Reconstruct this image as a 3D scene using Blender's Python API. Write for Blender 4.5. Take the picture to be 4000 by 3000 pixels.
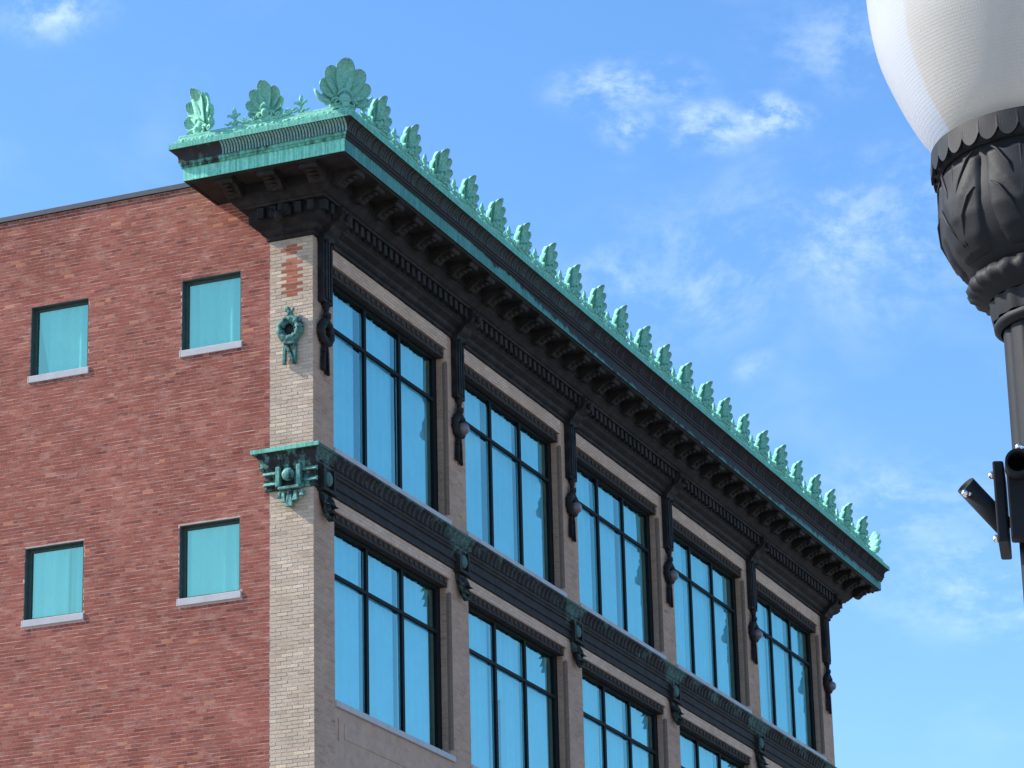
import bpy, bmesh, math, random
from mathutils import Vector, Matrix
R = math.radians
random.seed(7)
for o in list(bpy.data.objects): bpy.data.objects.remove(o, do_unlink=True)
scene = bpy.context.scene
C = scene.collection

# ------------------------------------------------------------------ camera
CAM = Vector((-47.9926, -23.4471, 1.6))
yaw, pitch, roll = R(67.65325), R(19.02298), R(-1.41096)
fw = Vector((math.cos(pitch)*math.sin(yaw), math.cos(pitch)*math.cos(yaw), math.sin(pitch)))
r0 = Vector((math.cos(yaw), -math.sin(yaw), 0)); u0 = r0.cross(fw)
rt = r0*math.cos(roll) + u0*math.sin(roll); up = -r0*math.sin(roll) + u0*math.cos(roll)
cd = bpy.data.cameras.new('camera'); camo = bpy.data.objects.new('camera', cd); C.objects.link(camo)
M = Matrix((rt, up, -fw)).transposed().to_4x4(); M.translation = CAM
camo.matrix_world = M
cd.sensor_width = 36; cd.lens = 12730.055/4000*36; cd.clip_start = .1; cd.clip_end = 5000
scene.camera = camo

# ------------------------------------------------------------------ sky, sun, exposure
TO_SUN = Vector((-.17, .78, .60)).normalized()
EL = math.asin(TO_SUN.z)
AZ = math.atan2(TO_SUN.x, TO_SUN.y)            # compass angle from +Y towards +X
world = bpy.data.worlds.new('World'); scene.world = world; world.use_nodes = True
nt = world.node_tree; nt.nodes.clear()
def N(tree, t, **kw):
    n = tree.nodes.new(t)
    for k, v in kw.items():
        if k.startswith('i_'):
            n.inputs[int(k[2:]) if k[2:].isdigit() else k[2:].replace('_', ' ')].default_value = v
        else: setattr(n, k, v)
    return n
sky = N(nt, 'ShaderNodeTexSky', sky_type='NISHITA', sun_disc=False, sun_elevation=EL, sun_rotation=AZ,
        altitude=200, air_density=1.0, dust_density=.6, ozone_density=3.0)
geo = N(nt, 'ShaderNodeTexCoord')
def vmath(op, a, b=None, tree=nt):
    n = tree.nodes.new('ShaderNodeVectorMath'); n.operation = op
    for i, s in enumerate((a, b)):
        if s is None: continue
        if hasattr(s, 'links'): tree.links.new(s, n.inputs[i])
        else: n.inputs[i].default_value = s
    return n.outputs['Value'] if op in ('DOT_PRODUCT', 'LENGTH', 'DISTANCE') else n.outputs[0]
def fmath(op, a, b=None, tree=nt, c=None, clamp=False):
    n = tree.nodes.new('ShaderNodeMath'); n.operation = op; n.use_clamp = clamp
    for i, s in enumerate((a, b, c)):
        if s is None: continue
        if hasattr(s, 'links'): tree.links.new(s, n.inputs[i])
        else: n.inputs[i].default_value = s
    return n.outputs[0]
def smooth(x, lo, hi, tree=nt):
    n = tree.nodes.new('ShaderNodeMapRange'); n.interpolation_type = 'SMOOTHSTEP'
    tree.links.new(x, n.inputs[0]); n.inputs[1].default_value = lo; n.inputs[2].default_value = hi
    return n.outputs[0]
D = geo.outputs['Generated']
warp = N(nt, 'ShaderNodeTexNoise', i_Scale=9.0, i_Detail=2.0); nt.links.new(D, warp.inputs['Vector'])
wv = vmath('SCALE', vmath('SUBTRACT', warp.outputs['Color'], (.5, .5, .5))); wv.node.inputs['Scale'].default_value = .04
Dw = vmath('ADD', D, wv)
fine = N(nt, 'ShaderNodeTexNoise', i_Scale=50.0, i_Detail=6.0, i_Roughness=.66)
mp = N(nt, 'ShaderNodeMapping'); mp.inputs['Scale'].default_value = (1, 1, 1.7)
nt.links.new(Dw, mp.inputs[0]); nt.links.new(mp.outputs[0], fine.inputs['Vector'])
wide = N(nt, 'ShaderNodeTexNoise', i_Scale=13.0, i_Detail=4.0, i_Roughness=.6); nt.links.new(mp.outputs[0], wide.inputs['Vector'])
def dirpx(x, y):                                   # a direction in the sky over the street
    return ((x-1106)*rt - (y-829.5)*up + 12730.055/1.80832*fw).normalized()
def dth(px): return px*1.80832/12730.055
cl = None
# small fair-weather wisps: centre, half width, half height, strength
WISPS = [(1290, 228, 150, 0, .55), (1400, 225, 110, 0, .5), (1335, 325, 90, 0, .65), (1500, 318, 130, 0, .6), (1630, 290, 110, 0, .85),
         (1560, 590, 330, 0, .28), (1880, 540, 380, 0, .36), (1320, 605, 130, 0, .4),
         (1780, 120, 220, 0, .26), (70, 20, 140, 0, .65), (2130, 1250, 260, 0, .42), (1950, 1090, 260, 0, .3), (1650, 803, 60, 0, .4)]
SQ = 1.9                                           # wisps are wider than tall
Dq = vmath('MULTIPLY', Dw, (1, 1, SQ))
for (x, y, a, b, s) in WISPS:
    cdir = dirpx(x, y)
    m = nt.nodes.new('ShaderNodeMapRange'); m.interpolation_type = 'SMOOTHSTEP'
    nt.links.new(vmath('DISTANCE', Dq, (cdir.x, cdir.y, cdir.z*SQ)), m.inputs[0])
    m.inputs[1].default_value = 1.3*dth(a); m.inputs[2].default_value = 0; m.inputs[4].default_value = s
    cl = m.outputs[0] if cl is None else fmath('MAXIMUM', cl, m.outputs[0])
den = fmath('MULTIPLY', cl, smooth(fine.outputs['Fac'], .37, .74))
veil = fmath('MULTIPLY', smooth(wide.outputs['Fac'], .52, .85), .12)
den = fmath('ADD', den, veil, clamp=True)
mix = N(nt, 'ShaderNodeMix', data_type='RGBA')
nt.links.new(fmath('MULTIPLY', den, .55), mix.inputs['Factor'])
hs = N(nt, 'ShaderNodeHueSaturation'); hs.inputs['Saturation'].default_value = 1.2
nt.links.new(sky.outputs[0], hs.inputs['Color'])
hx = N(nt, 'ShaderNodeMix', data_type='RGBA', blend_type='MULTIPLY'); hx.inputs['Factor'].default_value = 1; nt.links.new(hs.outputs[0], hx.inputs['A']); hx.inputs['B'].default_value = (.97, .965, 1.0, 1)
nt.links.new(hx.outputs['Result'], mix.inputs['A']); mix.inputs['B'].default_value = (7.0, 7.6, 8.4, 1)
bg = N(nt, 'ShaderNodeBackground'); bg.inputs['Strength'].default_value = .15
nt.links.new(mix.outputs['Result'], bg.inputs['Color'])
world.cycles.sampling_method = 'MANUAL'; world.cycles.sample_map_resolution = 512
wo = N(nt, 'ShaderNodeOutputWorld'); nt.links.new(bg.outputs[0], wo.inputs[0])

sd = bpy.data.lights.new('sun', 'SUN'); sd.energy = 4.6; sd.angle = R(2.0); sd.color = (1, .95, .87)
so = bpy.data.objects.new('sun', sd); C.objects.link(so); so.rotation_euler = TO_SUN.to_track_quat('Z', 'Y').to_euler()
so.location = (0, 0, 60)

scene.render.engine = 'CYCLES'
scene.cycles.max_bounces = 5; scene.cycles.diffuse_bounces = 3; scene.cycles.glossy_bounces = 3; scene.cycles.transmission_bounces = 4; scene.cycles.transparent_max_bounces = 8
vs = scene.view_settings; vs.view_transform = 'Standard'; vs.look = 'None'; vs.exposure = .82; vs.gamma = 1; vs.use_curve_mapping = False

# ------------------------------------------------------------------ mesh helpers
class MB:
    def __init__(s): s.v = []; s.f = []; s.c = []; s.sm = []
    def face(s, idx, col=None, sm=False): s.f.append(tuple(idx)); s.c.append(col); s.sm.append(sm)
    def pts(s, ps):
        b = len(s.v); s.v += [tuple(p) for p in ps]; return b
    def box(s, x0, x1, y0, y1, z0, z1, col=None):
        b = s.pts([(x0,y0,z0),(x1,y0,z0),(x1,y1,z0),(x0,y1,z0),(x0,y0,z1),(x1,y0,z1),(x1,y1,z1),(x0,y1,z1)])
        for q in ((0,3,2,1),(4,5,6,7),(0,1,5,4),(1,2,6,5),(2,3,7,6),(3,0,4,7)): s.face([b+i for i in q], col)
    def quad(s, a, b, c, d, col=None):
        i = s.pts([a,b,c,d]); s.face((i,i+1,i+2,i+3), col)
    def tube(s, path, rad, n=8, cap=True, sm=True):
        path = [Vector(p) for p in path]; rings = []
        rad = rad if isinstance(rad, (list, tuple)) else [rad]*len(path)
        prev = None
        for i, p in enumerate(path):
            t = (path[min(i+1, len(path)-1)] - path[max(i-1, 0)]).normalized()
            a = t.orthogonal().normalized() if prev is None else (prev - t*prev.dot(t)).normalized()
            prev = a; b = t.cross(a)
            rings.append(s.pts([p + rad[i]*(math.cos(2*math.pi*k/n)*a + math.sin(2*math.pi*k/n)*b) for k in range(n)]))
        for r1, r2 in zip(rings, rings[1:]):
            for k in range(n): s.face((r1+k, r1+(k+1)%n, r2+(k+1)%n, r2+k), None, sm)
        if cap:
            s.face([rings[0]+k for k in range(n)][::-1]); s.face([rings[-1]+k for k in range(n)])
    def lathe(s, prof, n=32, origin=(0,0,0), fl=None, sm=True, cap=False):
        ox, oy, oz = origin; rings = []
        for (r, z) in prof:
            ring = []
            for k in range(n):
                a = 2*math.pi*k/n; rr = r*(fl(a, z) if fl else 1)
                ring.append((ox+rr*math.cos(a), oy+rr*math.sin(a), oz+z))
            rings.append(s.pts(ring))
        for r1, r2 in zip(rings, rings[1:]):
            for k in range(n): s.face((r1+k, r1+(k+1)%n, r2+(k+1)%n, r2+k), None, sm)
        if cap:
            s.face([rings[0]+k for k in range(n)][::-1]); s.face([rings[-1]+k for k in range(n)])
    def prism(s, poly, w, ax='x', c=0):            # poly in (p,z); extruded +-w/2 along ax
        n = len(poly)
        def P(t, p, z): return (t, p, z) if ax == 'x' else (p, t, z)
        a = s.pts([P(c-w/2, p, z) for p, z in poly]); b = s.pts([P(c+w/2, p, z) for p, z in poly])
        s.face([a+i for i in range(n)][::-1]); s.face([b+i for i in range(n)])
        for i in range(n): j = (i+1) % n; s.face((a+i, a+j, b+j, b+i))
    def sphere(s, c, r, n=12, m=8, sc=(1,1,1)):
        c = Vector(c)
        rings = []
        for i in range(1, m):
            t = math.pi*i/m
            rings.append(s.pts([(c.x+r*sc[0]*math.sin(t)*math.cos(2*math.pi*k/n), c.y+r*sc[1]*math.sin(t)*math.sin(2*math.pi*k/n), c.z+r*sc[2]*math.cos(t)) for k in range(n)]))
        a = s.pts([(c.x, c.y, c.z+r*sc[2])]); b = s.pts([(c.x, c.y, c.z-r*sc[2])])
        for k in range(n):
            s.face((a, rings[0]+k, rings[0]+(k+1)%n), None, True); s.face((b, rings[-1]+(k+1)%n, rings[-1]+k), None, True)
        for r1, r2 in zip(rings, rings[1:]):
            for k in range(n): s.face((r1+k, r2+k, r2+(k+1)%n, r1+(k+1)%n), None, True)
    def mesh(s, name, fix=True):
        me = bpy.data.meshes.new(name); me.from_pydata(s.v, [], s.f)
        me.polygons.foreach_set('use_smooth', s.sm)
        if any(c is not None for c in s.c):
            at = me.color_attributes.new('Col', 'FLOAT_COLOR', 'CORNER'); buf = []
            for f, c in zip(s.f, s.c): buf += list((*(c or (1,1,1)), 1.0))*len(f)
            at.data.foreach_set('color', buf)
        if fix:
            bm = bmesh.new(); bm.from_mesh(me); bmesh.ops.recalc_face_normals(bm, faces=bm.faces); bm.to_mesh(me); bm.free()
        me.update(); return me
    def build(s, name, mat, parent=None, loc=(0,0,0), fix=True, bevel=0, kind=None):
        o = bpy.data.objects.new(name, s.mesh(name, fix)); C.objects.link(o); o.location = loc
        o.data.materials.append(mat)
        if parent: o.parent = parent
        if bevel:
            b = o.modifiers.new('bevel', 'BEVEL'); b.width = bevel; b.segments = 2; b.limit_method = 'ANGLE'; b.angle_limit = R(40)
        if kind: o['kind'] = kind
        return o
def link(me, name, parent, loc=(0,0,0), rz=0, mat=None, scale=None, color=None):
    o = bpy.data.objects.new(name, me); C.objects.link(o); o.parent = parent; o.location = loc; o.rotation_euler = (0,0,rz)
    if scale: o.scale = scale
    if color: o.color = (*color, 1)
    if mat and not me.materials: me.materials.append(mat)
    return o
def empty(name, loc, parent=None):
    o = bpy.data.objects.new(name, None); C.objects.link(o); o.location = loc; o.parent = parent; o.empty_display_size = .2
    return o
def tag(o, label, cat): o['label'] = label; o['category'] = cat; return o

# ------------------------------------------------------------------ materials
def newmat(name):
    m = bpy.data.materials.new(name); m.use_nodes = True; t = m.node_tree
    return m, t, t.nodes['Principled BSDF']
def ramp(t, src, stops):
    n = t.nodes.new('ShaderNodeValToRGB'); e = n.color_ramp.elements
    while len(e) < len(stops): e.new(.5)
    for el, (p, c) in zip(e, stops): el.position = p; el.color = (*c, 1) if len(c) == 3 else c
    t.links.new(src, n.inputs[0]); return n.outputs[0]
def noise(t, scale, detail=4, rough=.55, vec=None, stretch=None):
    if vec is None:
        g = t.nodes.new('ShaderNodeNewGeometry'); vec = g.outputs['Position']
    if stretch:
        m = t.nodes.new('ShaderNodeMapping'); m.inputs['Scale'].default_value = stretch; t.links.new(vec, m.inputs[0]); vec = m.outputs[0]
    n = t.nodes.new('ShaderNodeTexNoise'); n.inputs['Scale'].default_value = scale; n.inputs['Detail'].default_value = detail
    n.inputs['Roughness'].default_value = rough; t.links.new(vec, n.inputs['Vector']); return n.outputs['Fac']
def mixc(t, fac, a, b, blend='MIX'):
    n = t.nodes.new('ShaderNodeMix'); n.data_type = 'RGBA'; n.blend_type = blend
    for s, v in (('Factor', fac), ('A', a), ('B', b)):
        if hasattr(v, 'links'): t.links.new(v, n.inputs[s])
        else: n.inputs[s].default_value = v if s == 'Factor' else ((*v, 1) if len(v) == 3 else v)
    return n.outputs['Result']
def bump(t, h, strength=.4, dist=.01):
    n = t.nodes.new('ShaderNodeBump'); n.inputs['Strength'].default_value = strength; n.inputs['Distance'].default_value = dist
    t.links.new(h, n.inputs['Height']); return n.outputs[0]
def brickmat(name, source, grime=(.70, .62, .60), haze=(.56, .30, .23), hz=.6):
    m, t, p = newmat(name)
    if source == 'attr':
        n = t.nodes.new('ShaderNodeVertexColor'); n.layer_name = 'Col'; col = n.outputs[0]
    else:
        n = t.nodes.new('ShaderNodeObjectInfo'); col = n.outputs['Color']
    grain = noise(t, 45, 4, .7)
    col = mixc(t, .75, col, ramp(t, grain, [(.25, (.55, .55, .55)), (.75, (1.3, 1.3, 1.3))]), 'MULTIPLY')
    big = noise(t, .65, 4, .62)
    col = mixc(t, 1.0, col, ramp(t, big, [(.3, grime), (.7, (1.1, 1.1, 1.1))]), 'MULTIPLY')
    smear = noise(t, 2.2, 5, .75, stretch=(1, 1, 2.6))
    col = mixc(t, fmath('MULTIPLY', smooth(smear, .48, .74, t), hz, t), col, haze)
    t.links.new(col, p.inputs['Base Color']); p.inputs['Roughness'].default_value = .9; p.inputs['Specular IOR Level'].default_value = .2
    t.links.new(bump(t, grain, .5, .006), p.inputs['Normal'])
    return m
M_BRICK = brickmat('brick_joined', 'attr'); M_BRICK1 = brickmat('brick_single', 'obj')
M_TAN = brickmat('tan_brick_joined', 'attr', (.8, .77, .74), (.48, .37, .29), .2); M_TAN1 = brickmat('tan_brick_single', 'obj', (.8, .77, .74), (.48, .37, .29), .2)
def plain(name, col, rough=.8, var=.25, scale=6, metal=0, spec=.3, bm=.3):
    m, t, p = newmat(name)
    g = noise(t, scale, 6, .65)
    c = mixc(t, 1, col, ramp(t, g, [(.25, (1-var,)*3), (.75, (1+var,)*3)]), 'MULTIPLY')
    t.links.new(c, p.inputs['Base Color']); p.inputs['Roughness'].default_value = rough; p.inputs['Metallic'].default_value = metal
    p.inputs['Specular IOR Level'].default_value = spec
    if bm: t.links.new(bump(t, noise(t, scale*12, 4, .6), bm, .004), p.inputs['Normal'])
    return m
M_MORTAR = plain('mortar', (.64, .41, .33), .95, .2, 4)
M_TMORTAR = plain('tan_mortar', (.53, .35, .255), .95, .2, 4)
M_LIME = plain('limestone', (.52, .5, .5), .85, .12, 5)
M_FRAME = plain('dark_green_steel', (.065, .10, .097), .6, .2, 8, spec=.2)
M_BLACK = plain('black_steel', (.008, .010, .011), .6, .2, 8, spec=.12)
M_HEADCR = plain('brown_terracotta', (.062, .050, .042), .9, .35, 14)
M_HOLLOW = plain('brown_hollow', (.20, .135, .10), .9, .3, 20)  # brown strip laid over the chamfered edge of each pier
M_HEADB = plain('dark_terracotta', (.045, .034, .03), .9, .35, 9)
M_COPING = plain('grey_metal_coping', (.052, .058, .066), .5, .2, 4, spec=.4)
M_ROOF = plain('roofing', (.08, .08, .08), .95)
M_INT = plain('interior', (.05, .055, .06), .95)
M_CURT = plain('curtain_fabric', (.82, .82, .80), .95, .08, 2, bm=0)
def copper(name, cover, streak=True, dark=(.017, .014, .013), green=(.135, .47, .35), pale=(.23, .59, .46), xfade=None, sc=2.2, zfade=None, period=None):
    """weathered copper: verdigris where rain runs, brown-black metal elsewhere; cover 0..1 = share of verdigris"""
    m, t, p = newmat(name)
    a = noise(t, sc, 6, .65)
    b = noise(t, 9, 4, .6, stretch=(1, 1, .18)) if streak else noise(t, 7, 5, .65)
    k = fmath('ADD', fmath('MULTIPLY', a, .6, t), fmath('MULTIPLY', b, .4, t), t)
    if xfade:                                        # the verdigris thins out along the street front
        g = t.nodes.new('ShaderNodeNewGeometry'); sx = t.nodes.new('ShaderNodeSeparateXYZ'); t.links.new(g.outputs['Position'], sx.inputs[0])
        cv = t.nodes.new('ShaderNodeFloatCurve'); mr = t.nodes.new('ShaderNodeMapRange'); t.links.new(sx.outputs[0], mr.inputs[0])
        mr.inputs[1].default_value = -2; mr.inputs[2].default_value = 32
        t.links.new(mr.outputs[0], cv.inputs['Value']); cu = cv.mapping.curves[0]
        for i, (x, y) in enumerate(xfade):
            if i < 2: cu.points[i].location = (x, y)
            else: cu.points.new(x, y)
        cv.mapping.update()
        k = fmath('ADD', k, fmath('SUBTRACT', cv.outputs[0], .5, t), t)
    if zfade or period:
        g2 = t.nodes.new('ShaderNodeNewGeometry'); s2 = t.nodes.new('ShaderNodeSeparateXYZ'); t.links.new(g2.outputs['Position'], s2.inputs[0])
        if zfade: k = fmath('ADD', k, fmath('MULTIPLY', fmath('SUBTRACT', zfade[0], s2.outputs[2], t), zfade[1], t), t)
        if period:                                   # run-off gathers at the brackets
            w_ = fmath('PINGPONG', fmath('SUBTRACT', s2.outputs[0], period[1], t), period[0]/2, t)
            k = fmath('ADD', k, fmath('MULTIPLY', smooth(w_, period[2], 0, t), period[3], t), t)
    th = .5 + (.5-cover)*.62
    fac = smooth(k, th-.07, th+.07, t)
    fine = noise(t, 26, 5, .7)
    gcol = mixc(t, smooth(fine, .38, .72, t), green, pale)
    gcol = mixc(t, fmath('MULTIPLY', smooth(noise(t, 5, 5, .7, stretch=(1.2, 1.2, .5)), .55, .75, t), .5, t), gcol, (.10, .27, .23))
    if streak: gcol = mixc(t, 1, gcol, ramp(t, noise(t, 24, 2, .5, stretch=(1, 1, .06)), [(.35, (.68, .72, .72)), (.62, (1.16, 1.12, 1.12))]), 'MULTIPLY')
    dcol = mixc(t, smooth(noise(t, 4, 5, .6), .4, .7, t), dark, (.04, .033, .033))
    t.links.new(mixc(t, fac, dcol, gcol), p.inputs['Base Color'])
    r = t.nodes.new('ShaderNodeMapRange'); t.links.new(fac, r.inputs[0]); r.inputs[3].default_value = .7; r.inputs[4].default_value = .8
    t.links.new(r.outputs[0], p.inputs['Roughness']); p.inputs['Specular IOR Level'].default_value = .2
    t.links.new(bump(t, fine, .35, .01), p.inputs['Normal'])
    return m
PITCH_ = 5.81
M_GREEN = copper('verdigris', .95, True, dark=(.07, .2, .17))
M_CREST = copper('verdigris_ornament', .80, False, dark=(.035, .11, .085), green=(.17, .50, .375), pale=(.40, .70, .57), sc=5)
M_RETFAS = copper('sunlit_verdigris_fascia', .86, dark=(.07, .25, .19), green=(.20, .70, .50), pale=(.38, .84, .66), sc=3)  # verdigris made paler here: sunlight on the return fascia put into the colour
M_FRONTFAS = copper('front_fascia_copper', .5, sc=1.6, dark=(.026, .026, .030), zfade=(23.86, 1.6), green=(.075, .26, .235), pale=(.12, .35, .315), xfade=[(0, .98), (1, .74), (.1, .92), (.2, .70), (.28, .56), (.36, .42), (.5, .34), (.66, .40), (.8, .48), (.92, .62)])
M_CYMA = copper('brown_cyma_copper', .16, sc=1.5, dark=(.030, .024, .026))
M_RIB = copper('rib_copper', .5, False, dark=(.032, .028, .029), green=(.06, .088, .08), pale=(.12, .165, .15), xfade=[(0, .60), (1, .1), (.3, .60), (.42, .35), (.55, .12)])
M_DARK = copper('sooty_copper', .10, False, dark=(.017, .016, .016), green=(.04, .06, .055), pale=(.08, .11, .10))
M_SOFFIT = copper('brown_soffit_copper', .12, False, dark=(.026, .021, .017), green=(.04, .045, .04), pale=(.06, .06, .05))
M_STRING = copper('string_course_copper', .30, False, sc=2.0, dark=(.024, .021, .019), green=(.05, .095, .082), pale=(.15, .25, .215), zfade=(18.72, -.5), period=(PITCH_, .15, .9, .20))
M_CAPGR = copper('capital_copper', .60, False, dark=(.025, .035, .036), green=(.10, .27, .23), pale=(.24, .5, .42), sc=6)
M_DROP = copper('drop_copper', .22, False, dark=(.013, .014, .015), green=(.05, .12, .13), pale=(.12, .24, .22))
M_WREATH = copper('wreath_copper', .55, False, dark=(.02, .035, .035), green=(.075, .19, .165), pale=(.18, .38, .33), sc=8)

def glassmat(name, tint, refl, through):
    m, t, p = newmat(name); t.nodes.remove(p); out = t.nodes['Material Output']
    gl = t.nodes.new('ShaderNodeBsdfGlossy'); gl.inputs['Color'].default_value = (*tint, 1); gl.inputs['Roughness'].default_value = .02
    tr = t.nodes.new('ShaderNodeBsdfTransparent'); tr.inputs['Color'].default_value = (*through, 1)
    mx = t.nodes.new('ShaderNodeMixShader'); mx.inputs[0].default_value = refl
    t.links.new(bump(t, noise(t, 1.1, 2, .4), .05, .05), gl.inputs['Normal'])
    t.links.new(tr.outputs[0], mx.inputs[1]); t.links.new(gl.outputs[0], mx.inputs[2]); t.links.new(mx.outputs[0], out.inputs[0])
    return m
M_GLASS = glassmat('blue_coated_glass', (.60, 1.0, .92), .38, (.50, .90, 1.0))
M_GLASS2 = glassmat('teal_coated_glass', (.58, .95, .62), .5, (.5, .9, .88))

# ------------------------------------------------------------------ ground and street
def struct(name, mb, mat):
    o = mb.build(name, mat); o['kind'] = 'structure'; return o
M_GROUND = plain('ground_cover', (.16, .15, .13), .95, .2, .3)
M_ASPH = plain('asphalt', (.06, .06, .062), .9, .2, 3)
M_CONC = plain('concrete', (.36, .34, .31), .9, .12, 2)
g = MB(); g.box(-900, 900, -900, 900, -.5, 0); struct('ground', g, M_GROUND)
g = MB(); g.box(-300, 300, -19, -6, -.1, .004); struct('road', g, M_ASPH)
g = MB(); g.box(-300, 300, -6, -.3, -.1, .13); g.box(-6, -.3, -.3, 60, -.1, .128)
struct('pavement', g, M_CONC)
g = MB(); g.box(-300, 300, -30, -19, -.1, .13); struct('far_pavement', g, M_CONC)

# ------------------------------------------------------------------ building
PITCH, PW, NB = 5.81, .80, 5
XR = NB*PITCH + PW                     # far corner 29.85
COURSE, BL, BH, JT = .0655, .208, .0525, .013
bld = empty('commercial_building', (0, 0, 0))
tag(bld, 'red brick commercial building with tan corner pilaster, big blue windows and green copper cornice', 'building')
singles = []                           # candidate single bricks
def lay(mb, plane, u0, u1, z0, z1, holes, pal, bond='common', off=0.0, proud=.006, zbase=12.0, keep=None, sign=1):
    """lay bricks on a vertical plane. plane(u, depth, z) -> xyz, depth>0 towards the outside"""
    k0 = int(math.floor((z0-zbase)/COURSE)); k1 = int(math.ceil((z1-zbase)/COURSE))
    for k in range(k0, k1):
        za = zbase + k*COURSE; zb = za + BH
        za2, zb2 = max(za, z0), min(zb, z1)
        if zb2-za2 < .02: continue
        header = bond == 'common' and k % 7 == 3
        VJ = .009
        L = (BL/2 - VJ/2) if header else BL - VJ
        step = L + VJ
        ph = (off + (step/2 if k % 2 else 0) + (random.uniform(-.012, .012))) % step
        u = u0 - ph
        while u < u1:
            a, b = max(u, u0+.003), min(u+L, u1-.003); u += step
            if b-a < .03: continue
            segs = [(a, b)]
            for (h0, h1, y0, y1) in holes:
                if zb2 <= y0+.015 or za2 >= y1-.015: continue
                ns = []
                for (s0, s1) in segs:
                    if s1 <= h0 or s0 >= h1: ns.append((s0, s1))
                    else:
                        if h0-s0 > .03: ns.append((s0, h0-.004))
                        if s1-h1 > .03: ns.append((h1+.004, s1))
                segs = ns
            for (s0, s1) in segs:
                ja, jb = random.uniform(-.003, .003), random.uniform(-.0025, .0025)
                zz0, zz1 = za2+jb+random.uniform(-.001, .001), zb2+jb
                d = proud + random.uniform(-.002, .002)
                col = pal((s0+s1)/2, (za2+zb2)/2)
                full = (s1-s0 > BL-JT-.02) and (zb2-za2 > BH-.003)
                if keep is not None and full and keep((s0+s1)/2, zz0, s0, s1, zz1, d, col): continue
                P = [plane(s0, d, zz0), plane(s1, d, zz0), plane(s1, d, zz1), plane(s0, d, zz1),
                     plane(s0, -.02, zz0), plane(s1, -.02, zz0), plane(s1, -.02, zz1), plane(s0, -.02, zz1)]
                i = mb.pts(P)
                for q in ((0,1,2,3), (4,5,1,0), (5,6,2,1), (6,7,3,2), (7,4,0,3)):
                    mb.face([i+w for w in (q if sign > 0 else q[::-1])], col)
def jit(c, v):
    k = random.uniform(1-v, 1+v); h = random.uniform(-.03, .03); return (c[0]*k*(1+h), c[1]*k, c[2]*k*(1-h))
def red(u, z):
    r = random.random()
    if r < .014: return jit((.56, .22, .12), .12)
    if r < .09: return jit((.28, .077, .053), .10)
    if r < .35: return jit((.42, .145, .097), .08)
    return jit((.375, .108, .071), .09)
PATCH_ROWS = {}
def tan(u, z):
    # a repair in red brick high on the pilaster
    if .22 < u < .62 and (22.54 < z < 22.71 or 21.78 < z < 22.45):
        k = int(math.floor((z-12)/COURSE))
        lim = (.32, .53) if (k % 2 and z < 22.65) or z > 22.66 else (.22, .62)
        if lim[0] < u < lim[1]: return jit((.46, .15, .085), .25)
    r = random.random()
    if r < .1: return jit((.76, .62, .455), .05)
    if r < .25: return jit((.54, .43, .32), .06)
    return jit((.63, .51, .385), .045)
def tanf(u, z):
    r = random.random()
    if r < .12: return jit((.49, .315, .225), .08)
    return jit((.555, .36, .257), .07)
sideplane = lambda u, d, z: (-d, u, z)
ZB = 12.6
# side wall ----------------------------------------------------------------
SW = [(1.41, 2.59), (4.49, 5.68), (7.57, 8.75)]
WZ = [(21.09, 22.415), (16.545, 17.86), (12.0, 13.31)]
holes = [(a, b, c, d) for (a, b) in SW for (c, d) in WZ]
sillholes = [(a-.035, b+.005, c-.14, c) for (a, b) in SW for (c, d) in WZ]
Y1 = 10.5
def wallplane(mb, plane, u0, u1, z0, z1, holes, d=0):
    us = sorted({u0, u1, *[h[i] for h in holes for i in (0, 1) if u0 < h[i] < u1]})
    zs = sorted({z0, z1, *[h[i] for h in holes for i in (2, 3) if z0 < h[i] < z1]})
    for a, b in zip(us, us[1:]):
        for c, e in zip(zs, zs[1:]):
            m_, n_ = (a+b)/2, (c+e)/2
            if any(h[0] < m_ < h[1] and h[2] < n_ < h[3] for h in holes): continue
            mb.quad(plane(a, d, c), plane(b, d, c), plane(b, d, e), plane(a, d, e))
mb = MB(); wallplane(mb, sideplane, .84, 26, 0, 24.18, holes)
side_wall = mb.build('side_wall', M_MORTAR, bld)
cand = []
def keeper(which):
    def k(u, z0, s0, s1, z1, d, col):
        if z0 < 13.55 or z0 > 24: return False
        P = Vector((0, u, z0)); v = P-CAM; w = v.dot(fw)
        x, y = 2000+12730*v.dot(rt)/w, 1500-12730*v.dot(up)/w
        if not (0 < x < 4000 and 0 < y < 2990): return False
        lim = 300*KSHARE[which]
        if u > KLIM[which]: return False
        if KCOUNT[which] >= lim: return False
        KCOUNT[which] += 1; cand.append((which, s0, s1, z0, z1, d, col)); return True
    return k
KSHARE = {'red': .5, 'tan': .5}; KCOUNT = {'red': 0, 'tan': 0}; KLIM = {'red': 2.6, 'tan': 9}
mb = MB(); lay(mb, sideplane, .845, Y1, ZB, 24.18, holes+sillholes, red, keep=keeper('red'), sign=-1, proud=.0035)
o = mb.build('brickwork', M_BRICK, side_wall, kind='stuff', fix=False)
mb = MB(); lay(mb, sideplane, .845, Y1, 0.0, ZB-.01, [], red, zbase=12.0) if False else None
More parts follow.
